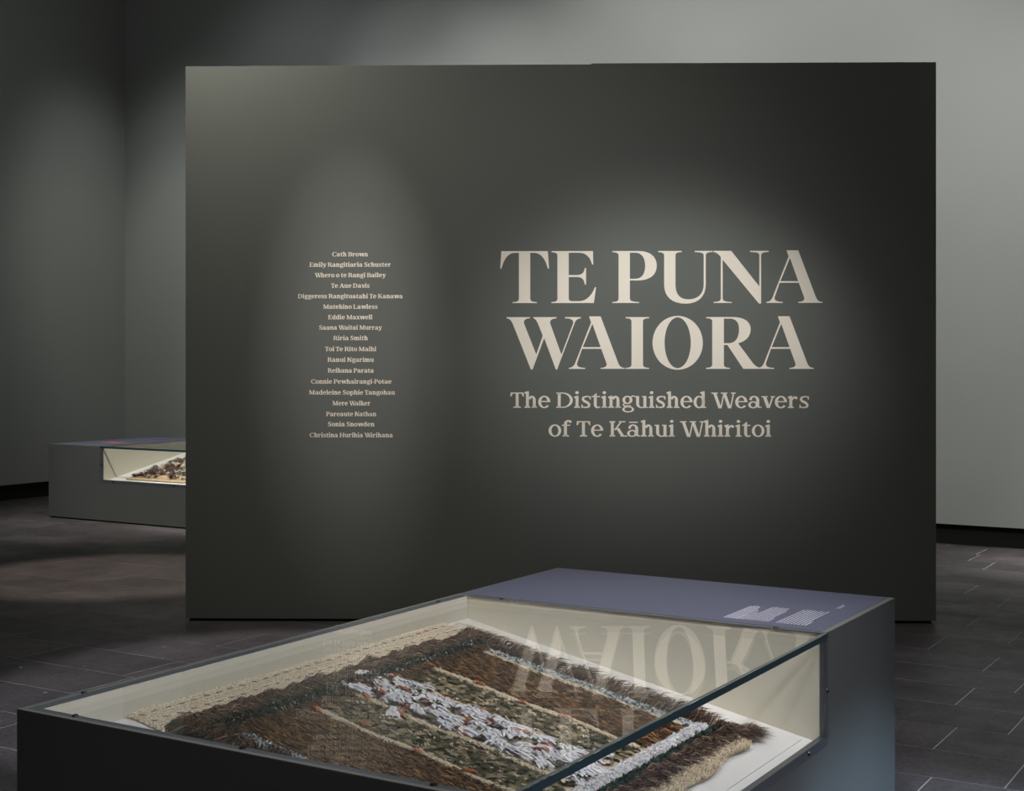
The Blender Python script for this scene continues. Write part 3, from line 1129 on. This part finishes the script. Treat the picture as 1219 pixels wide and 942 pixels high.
# backing cloth
bm = bmesh.new()
g = []
for j in range(41):
    v = -.60 + 1.20 * j / 40
    row = []
    for i in range(25):
        u = .02 + (1.06) * i / 24
        row.append(bm.verts.new((u, v, .0035 + .0018 * math.sin(u * 31 + v * 12) * math.sin(v * 27))))
    g.append(row)
for a, b in zip(g, g[1:]):
    for i in range(24):
        bm.faces.new((a[i], a[i + 1], b[i + 1], b[i]))
ob = from_bm('backing_cloth', bm, M_cloth, cloak, True)
so = ob.modifiers.new('thick', 'SOLIDIFY')
so.thickness = .003


def stuff(name, me, label=None):
    if not me.materials:
        me.materials.append(M_feather)
    o = link(name, me, cloak)
    tag(o, label, kind='stuff')
    return o


def area(n, u0, u1, v0, v1):
    return np.stack([rng.uniform(u0, u1, n), rng.uniform(v0, v1, n)], 1)


# two long brown blocks
for v0, v1 in ((.285, .545), (-.56, -.30)):
    n = 13000
    P = area(n, .16, .935, v0 + .01, v1 - .006)
    # dark drifts that run with the lie of the feathers
    dr = np.sin(P[:, 1] * 150 + 4 * np.sin(P[:, 0] * 9) + 2 * np.sin(P[:, 0] * 31)) * np.sin(P[:, 0] * 24 + P[:, 1] * 60)
    tone = .62 + .62 * (dr * .5 + .5) + rng.normal(0, .12, n)
    c = pick(BROWN, n) * np.clip(tone, .25, 1.5)[:, None]
    stuff('brown_feathers', strand_mesh('brown_feathers', P, rng.normal(.05, .20, n), rng.uniform(.030, .070, n), rng.uniform(.0016, .0042, n), rng.uniform(.005, .014, n) + .004 * dr, c))


# olive blocks: overlapping rounded feathers
def scale_mesh(name, cols, L_=.030, W_=.019, lift=.007):
    V, F = [], []
    rows = [(0, .15), (.25, .8), (.6, 1.0), (.88, .62)]
    for t, k in rows:
        for s_ in (-1, 0, 1):
            V.append((L_ * t, s_ * W_ / 2 * k, .001 + lift * math.sin(min(1, t * 1.3) * 2.2) + (.0022 if s_ == 0 else 0)))
    V.append((L_, 0, .002))
    for r_ in range(3):
        for s_ in range(2):
            a = r_ * 3 + s_
            F.append((a, a + 1, a + 4, a + 3))
    F += [(9, 10, 12), (10, 11, 12)]
    me = bpy.data.meshes.new(name)
    me.from_pydata(V, [], F)
    for p in me.polygons:
        p.use_smooth = True
    ca = me.color_attributes.new('Col', 'FLOAT_COLOR', 'POINT')
    a = np.ones((len(V), 4), np.float32)
    c = lin(*cols)
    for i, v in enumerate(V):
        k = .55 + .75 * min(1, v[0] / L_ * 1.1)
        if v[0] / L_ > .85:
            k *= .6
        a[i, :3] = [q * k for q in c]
    ca.data.foreach_set('color', a.ravel())
    me.materials.append(M_feather)
    return me


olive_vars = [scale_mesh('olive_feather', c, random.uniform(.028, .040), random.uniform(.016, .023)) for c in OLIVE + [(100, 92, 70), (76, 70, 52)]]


def olive_points(v0, v1):
    pts = []
    u = .93
    while u > .175:
        v = v0 + .004
        while v < v1 - .004:
            pts.append((u + random.uniform(-.008, .008), v + random.uniform(-.004, .004)))
            v += .0175
        u -= .0245
    return pts


olive_vars += [scale_mesh('olive_feather', (44, 40, 34), .034, .018), scale_mesh('olive_feather', (156, 142, 114), .036, .020)]
nearp = olive_points(-.285, -.105)
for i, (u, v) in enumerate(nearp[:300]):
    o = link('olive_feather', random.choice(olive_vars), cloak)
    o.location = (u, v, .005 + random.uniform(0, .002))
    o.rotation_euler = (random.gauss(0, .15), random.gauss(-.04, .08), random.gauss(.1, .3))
V, F, Cc = [], [], []
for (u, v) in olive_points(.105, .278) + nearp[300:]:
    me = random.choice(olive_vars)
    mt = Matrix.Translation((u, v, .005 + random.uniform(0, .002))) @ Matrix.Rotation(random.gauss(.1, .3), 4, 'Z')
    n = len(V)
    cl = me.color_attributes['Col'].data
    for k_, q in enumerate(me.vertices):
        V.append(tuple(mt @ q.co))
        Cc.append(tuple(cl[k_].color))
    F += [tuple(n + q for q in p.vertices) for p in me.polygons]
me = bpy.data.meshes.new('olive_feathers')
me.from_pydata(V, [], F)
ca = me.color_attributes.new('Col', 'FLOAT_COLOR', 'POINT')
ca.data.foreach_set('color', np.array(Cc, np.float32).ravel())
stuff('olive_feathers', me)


# down feathers: a fan of soft barbs
def down_mesh(name, pal, L_, W_, nb=22, lift=.012):
    P = np.zeros((nb, 2))
    P[:, 0] = rng.uniform(0, L_ * .45, nb)
    a = rng.normal(0, W_ / L_ * .5, nb)
    P[:, 1] = rng.normal(0, W_ * .12, nb)
    me = strand_mesh(name, P, a, rng.uniform(.35, .6, nb) * L_, rng.uniform(.005, .009, nb) * (L_ / .075), rng.uniform(.5, 1.0, nb) * lift, pick(pal, nb, .05), .55, .14, .2, .6)
    me.materials.append(M_feather)
    return me


white_vars = [down_mesh('white_feather', WHITE, random.uniform(.060, .090), random.uniform(.030, .046), 34, .017) for _ in range(8)]
orange_vars = [down_mesh('orange_feather', [(228, 138, 88), (208, 114, 70), (190, 98, 62)], .048, .013, 12, .010),
               down_mesh('orange_feather', [(160, 64, 48), (140, 50, 44)], .044, .010, 12, .010)]
dark_vars = [down_mesh('dark_feather', [(58, 48, 42), (44, 38, 36), (84, 72, 60)], .045, .02, 14, .012),
             down_mesh('dark_feather', [(128, 118, 98), (106, 98, 80)], .045, .025, 14, .011)]
nw = 0
for (u0, u1, v0, v1, dens) in ((.165, .93, -.10, .092, 1.0),):
    u = u0
    while u < u1:
        v = v0
        while v < v1:
            q = random.random()
            uu, vv = u + random.uniform(-.018, .018), v + random.uniform(-.010, .010)
            var, nm, z = (white_vars, 'white_feather', .009)
            hole = math.sin(u * 41 + 2 * math.sin(v * 60)) * math.sin(v * 70 + u * 19)
            if hole < -.30 and q < .70:
                v += .0245
                continue
            if q > .88:
                var, nm, z = dark_vars, 'dark_feather', .010
            if q > .70 and q <= .88:
                o = link('dark_feather', dark_vars[1], cloak)
            else:
                o = link(nm, random.choice(var), cloak)
            o.location = (uu, vv, z + random.uniform(-.002, .003))
            o.rotation_euler = (random.gauss(0, .12), random.gauss(0, .06), random.gauss(.25, .45))
            nw += 1
            v += .0245
        u += .034
for i in range(26):
    o = link('orange_feather', random.choice(orange_vars), cloak)
    o.location = (random.uniform(.17, .9), random.uniform(-.095, .09), .015)
    o.rotation_euler = (0, 0, random.gauss(.2, .3))
for v_ in (.268, .092, -.105, -.285):                       # orange tufts along the cream lines
    for i in range(4):
        o = link('orange_feather', orange_vars[0], cloak)
        o.location = (.24 + .155 * i + random.uniform(-.04, .04), v_ + random.choice((-.012, .008)), .012)
        o.rotation_euler = (0, 0, random.gauss(0, .25))

# cream lines between the blocks
for v_ in (.276, .098, -.110, -.290, .548):
    n = 2600
    u = rng.uniform(.165, .94, n)
    env = .0055 + .0035 * np.sin(u * 38 + v_ * 50) * np.sin(u * 13)
    P = np.stack([u, v_ + .006 * np.sin(u * 17 + v_ * 30) + rng.normal(0, 1, n) * env * .55], 1)
    stuff('cream_line', strand_mesh('cream_line', P, rng.normal(.0, .35, n), rng.uniform(.012, .024, n), rng.uniform(.003, .005, n), rng.uniform(.009, .013, n), pick(CREAM, n, .06), .7, .15))
for v0, v1, n in ((.12, .262, 60), (-.27, -.13, 60)):        # short cream flecks between the olive feathers
    for _ in range(1):
        c0 = area(n, .18, .92, v0, v1)
        P = np.repeat(c0, 10, 0) + rng.normal(0, .002, (n * 10, 2)) * np.array([2.0, .6])
        stuff('cream_flecks', strand_mesh('cream_flecks', P, rng.normal(0, .3, n * 10), rng.uniform(.010, .020, n * 10), .0025, .011, pick(CREAM, n * 10, .06)))

# neckband: rows of twined cords with small dark stitches
V, F = [], []
rows_ = 13
for r_ in range(rows_):
    u = -.008 + .0096 * r_
    k = 0
    v = -.705
    while v < .700:
        h_ = .006 + .004 * abs(math.sin(r_ * 1.1)) + random.uniform(0, .0015)
        sk = .0045 * (1 if r_ % 2 else -1)
        jut = random.uniform(-.002, .007) if r_ == 0 else random.uniform(-.0015, .0015)
        sk += random.uniform(-.002, .002)
        n = len(V)
        V += [(u - jut, v, .001), (u + .0105, v + sk, .001), (u + .0105, v + sk + .0068, .001), (u - jut, v + .0068, .001),
              (u + .002 - jut, v + .001, h_), (u + .0085, v + sk + .001, h_), (u + .0085, v + sk + .0058, h_), (u + .002 - jut, v + .0058, h_)]
        F += [tuple(n + q for q in f) for f in BOXF]
        v += .0072
me = bpy.data.meshes.new('neckband')
me.from_pydata(V, [], F)
me.materials.append(M_cord)
nb_ = link('neckband', me, cloak)
tag(nb_, 'cream twined neckband with a frilled edge', kind='stuff')
st = bpy.data.meshes.new('stitch')
st.from_pydata([(0, -.009, .0112), (.0018, -.008, .0112), (.0028, .010, .0112), (.001, .009, .0112), (.0005, -.007, .0128), (.0015, -.006, .0128), (.0024, .008, .0128), (.0012, .007, .0128)], [], BOXF)
st.materials.append(mat('stitch_brown', lin(112, 84, 62), .9, .1))
for i in range(30):
    for u_ in (.022, .066):
        o = link('stitch', st, cloak)
        o.location = (u_ + random.uniform(-.003, .003), -.69 + .0465 * i + random.uniform(-.003, .003), -.001)
        o.rotation_euler = (0, 0, random.gauss(-.35, .3))
# two braided ties at the far corner
def braid(pts, r=.0035):
    cu = bpy.data.curves.new('tie_cord', 'CURVE')
    cu.dimensions = '3D'
    cu.bevel_depth = r
    cu.bevel_resolution = 1
    cu.resolution_u = 4
    sp = cu.splines.new('NURBS')
    sp.points.add(len(pts) - 1)
    for i, p in enumerate(pts):
        sp.points[i].co = (*p, 1)
    sp.use_endpoint_u = True
    tmp = bpy.data.objects.new('tmp', cu)
    col.objects.link(tmp)
    me = bpy.data.meshes.new_from_object(tmp.evaluated_get(bpy.context.evaluated_depsgraph_get()))
    bpy.data.objects.remove(tmp)
    bpy.data.curves.remove(cu)
    me.name = 'tie_cord'
    me.materials.clear()
    me.materials.append(M_cord)
    return link('tie_cord', me, cloak)


braid([(.05, .69, .008), (.01, .735, .006), (.03, .775, .006), (.10, .775, .006), (.16, .770, .006)])
braid([(.16, .770, .006), (.24, .768, .006), (.31, .762, .006), (.36, .748, .008)], .0036)

# feather fringe beside the neckband, then a dark green band, then brown again
def drift(P, k=1.0):
    d = np.sin(P[:, 1] * 34 * k + 3 * np.sin(P[:, 1] * 11) + P[:, 0] * 40) * np.sin(P[:, 1] * 77 * k + P[:, 0] * 25)
    return d


n = 12000
P = area(n, .100, .152, -.70, .66)
P[:, 0] += .012 * np.sin(P[:, 1] * 41) * np.sin(P[:, 1] * 17)
dr = drift(P)
stuff('neck_fringe', strand_mesh('neck_fringe', P, .75 + .35 * dr + rng.normal(0, .16, n), rng.uniform(.045, .090, n), rng.uniform(.0014, .0036, n), rng.uniform(.010, .024, n) + .006 * dr, pick(FRINGE, n) * (1.0 + .35 * dr)[:, None], curl=.15))
n = 3500
P = area(n, .175, .215, -.66, .66)
stuff('green_feathers', strand_mesh('green_feathers', P, rng.normal(.6, .4, n), rng.uniform(.015, .03, n), rng.uniform(.004, .008, n), rng.uniform(.018, .026, n), pick(GREEN + GREEN + [(160, 158, 164)], n)))
n = 5500
P = area(n, .205, .225, -.60, .58)
stuff('dark_fringe', strand_mesh('dark_fringe', P, rng.normal(.45, .35, n), rng.uniform(.03, .06, n), rng.uniform(.0012, .003, n), rng.uniform(.012, .022, n), pick(BROWN + FRINGE, n) * .8))

# side borders: white and blue-green short feathers, then brown tufts that stand out over the edge
for sgn in (1, -1):
    n = 2600
    P = area(n, .19, 1.0, .552, .592)
    P[:, 1] *= sgn
    pal = [(206, 206, 214), (188, 192, 204), (150, 160, 164), (96, 112, 108), (70, 90, 84), (214, 206, 200)]
    stuff('border_feathers', strand_mesh('border_feathers', P, sgn * rng.normal(.75, .35, n), rng.uniform(.016, .030, n), rng.uniform(.004, .008, n), rng.uniform(.008, .014, n), pick(pal, n, .1)))
    cl = []
    u = .15
    while u < 1.03:
        for k in range(2):
            if random.random() < .93:
                cl.append((u + random.uniform(-.014, .014), .598 + .034 * k + random.uniform(-.008, .008)))
        u += .036
    cl = np.array(cl)
    m_ = 46
    P = np.repeat(cl, m_, 0) + rng.normal(0, 1, (len(cl) * m_, 2)) * np.array([.0085, .005])
    P[:, 1] *= sgn
    A_ = np.repeat(rng.normal(.95, .30, len(cl)), m_) - .28 * np.clip((P[:, 0] - np.repeat(cl[:, 0], m_)) / -.0085, -1.6, 1.6) * -1 + rng.normal(0, .08, len(P))
    Lc = np.repeat(rng.uniform(.75, 1.25, len(cl)), m_)
    Tc = np.repeat(rng.uniform(.7, 1.25, len(cl)), m_)
    stuff('feather_tufts', strand_mesh('feather_tufts', P, sgn * A_, rng.uniform(.045, .085, len(P)) * Lc, rng.uniform(.0016, .0042, len(P)), rng.uniform(.012, .038, len(P)), pick(FRINGE + BROWN[:2], len(P), .25) * Tc[:, None], .9, curl=.10))

# lower border: white strip, green band, brown fringe, cream fleece
n = 7000
P = np.stack([rng.uniform(.972, 1.000, n), rng.uniform(-.60, .64, n)], 1)
stuff('white_strip', strand_mesh('white_strip', P, rng.normal(.3, .5, n), rng.uniform(.018, .036, n), rng.uniform(.0015, .003, n), rng.uniform(.008, .018, n), pick(WHITE + [(205, 190, 176)], n, .05)))
n = 2200
P = area(n, 1.018, 1.048, -.62, .68)
stuff('green_feathers', strand_mesh('green_feathers', P, rng.normal(.5, .5, n), rng.uniform(.012, .026, n), rng.uniform(.004, .008, n), rng.uniform(.012, .020, n), pick(GREEN[:5] + [(36, 66, 54)], n)))
n = 11000
P = area(n, 1.035, 1.080, -.66, .66)
dr = drift(P)
stuff('hem_fringe', strand_mesh('hem_fringe', P, .75 + .3 * dr + rng.normal(0, .18, n), rng.uniform(.045, .085, n), rng.uniform(.0014, .0036, n), rng.uniform(.012, .024, n) + .005 * dr, pick(FRINGE, n) * (.95 + .3 * dr)[:, None], curl=.15))
# hem corner tuft that sticks out
P = np.array([1.09, .66]) + rng.normal(0, 1, (500, 2)) * np.array([.012, .02])
stuff('feather_tufts', strand_mesh('feather_tufts', P, rng.normal(.55, .25, 500), rng.uniform(.05, .10, 500), .002, rng.uniform(.01, .03, 500), pick(FRINGE, 500), .7))
n = 12000
v = rng.uniform(-.66, .60, n)
eu = np.array([edge_u(q) for q in v])
P = np.stack([1.075 + (eu - 1.075) * rng.uniform(0, 1, n), v], 1)
stuff('fleece_hem', strand_mesh('fleece_hem', P, rng.normal(.4, .8, n), rng.uniform(.010, .022, n), rng.uniform(.0015, .003, n), rng.uniform(.010, .018, n), pick([(238, 220, 192), (226, 206, 176), (246, 230, 206), (212, 190, 160)], n, .05)))
# leather under the fleece
bm = bmesh.new()
a_ = [bm.verts.new((1.06, -.66 + 1.26 * i / 40, .010)) for i in range(41)]
b__ = [bm.verts.new((edge_u(-.66 + 1.26 * i / 40), -.66 + 1.26 * i / 40, .006)) for i in range(41)]
for i in range(40):
    bm.faces.new((a_[i], b__[i], b__[i + 1], a_[i + 1]))
ob = from_bm('hem_backing', bm, M_cloth, cloak)
ob.modifiers.new('thick', 'SOLIDIFY').thickness = .005

# ------------------------------------------------------------------ the cloak in the far case
TH2 = TH
# local frame: x down the slope towards the window (world -Y), y along the case (world +X)
far = empty('feather_cloak', (-9.93, 10.469 - .12, deck_z(.12) + .0070), (0, 0, 0),
            'grey-brown feather cloak on a tan cloth inside the far display case', 'cloak')
far.rotation_mode = 'QUATERNION'
ax = Vector((0, -math.cos(TH), -math.sin(TH)))
ay = Vector((1, 0, 0))
az = ax.cross(ay)
far.rotation_quaternion = Matrix((ax, ay, az)).transposed().to_quaternion()
FU, FV0, FV1 = 1.13, .02, 1.55
bm = hexa(boxpts(0, FV0 + .11, .0008, FU, FV1, .008))
from_bm('backing_cloth', bm, mat('tan_cloth', lin(190, 162, 130), .85, .1, noise=.2, nscale=60), far)
for nm, pal, cnt, dz in (('feather_tufts', [(120, 106, 100), (98, 84, 78), (140, 124, 116), (74, 62, 58)], 360, .012), ('pale_tufts', [(226, 214, 200), (208, 196, 184)], 90, .014),
                         ('dark_red_tufts', [(92, 44, 36), (70, 34, 28)], 60, .018)):
    m_ = 30
    c0 = np.stack([rng.uniform(.02, FU - .07, cnt), rng.uniform(FV0 + .12, FV1 - .05, cnt)], 1)
    P = np.repeat(c0, m_, 0) + rng.normal(0, .009, (cnt * m_, 2))
    me = strand_mesh(nm, P, np.repeat(rng.normal(.1, .5, cnt), m_) + rng.normal(0, .4, cnt * m_), rng.uniform(.03, .065, cnt * m_), rng.uniform(.003, .006, cnt * m_), rng.uniform(.01, .03, cnt * m_) + dz - .01, pick(pal, cnt * m_, .1))
    me.materials.append(M_feather)
    tag(link(nm, me, far), kind='stuff')
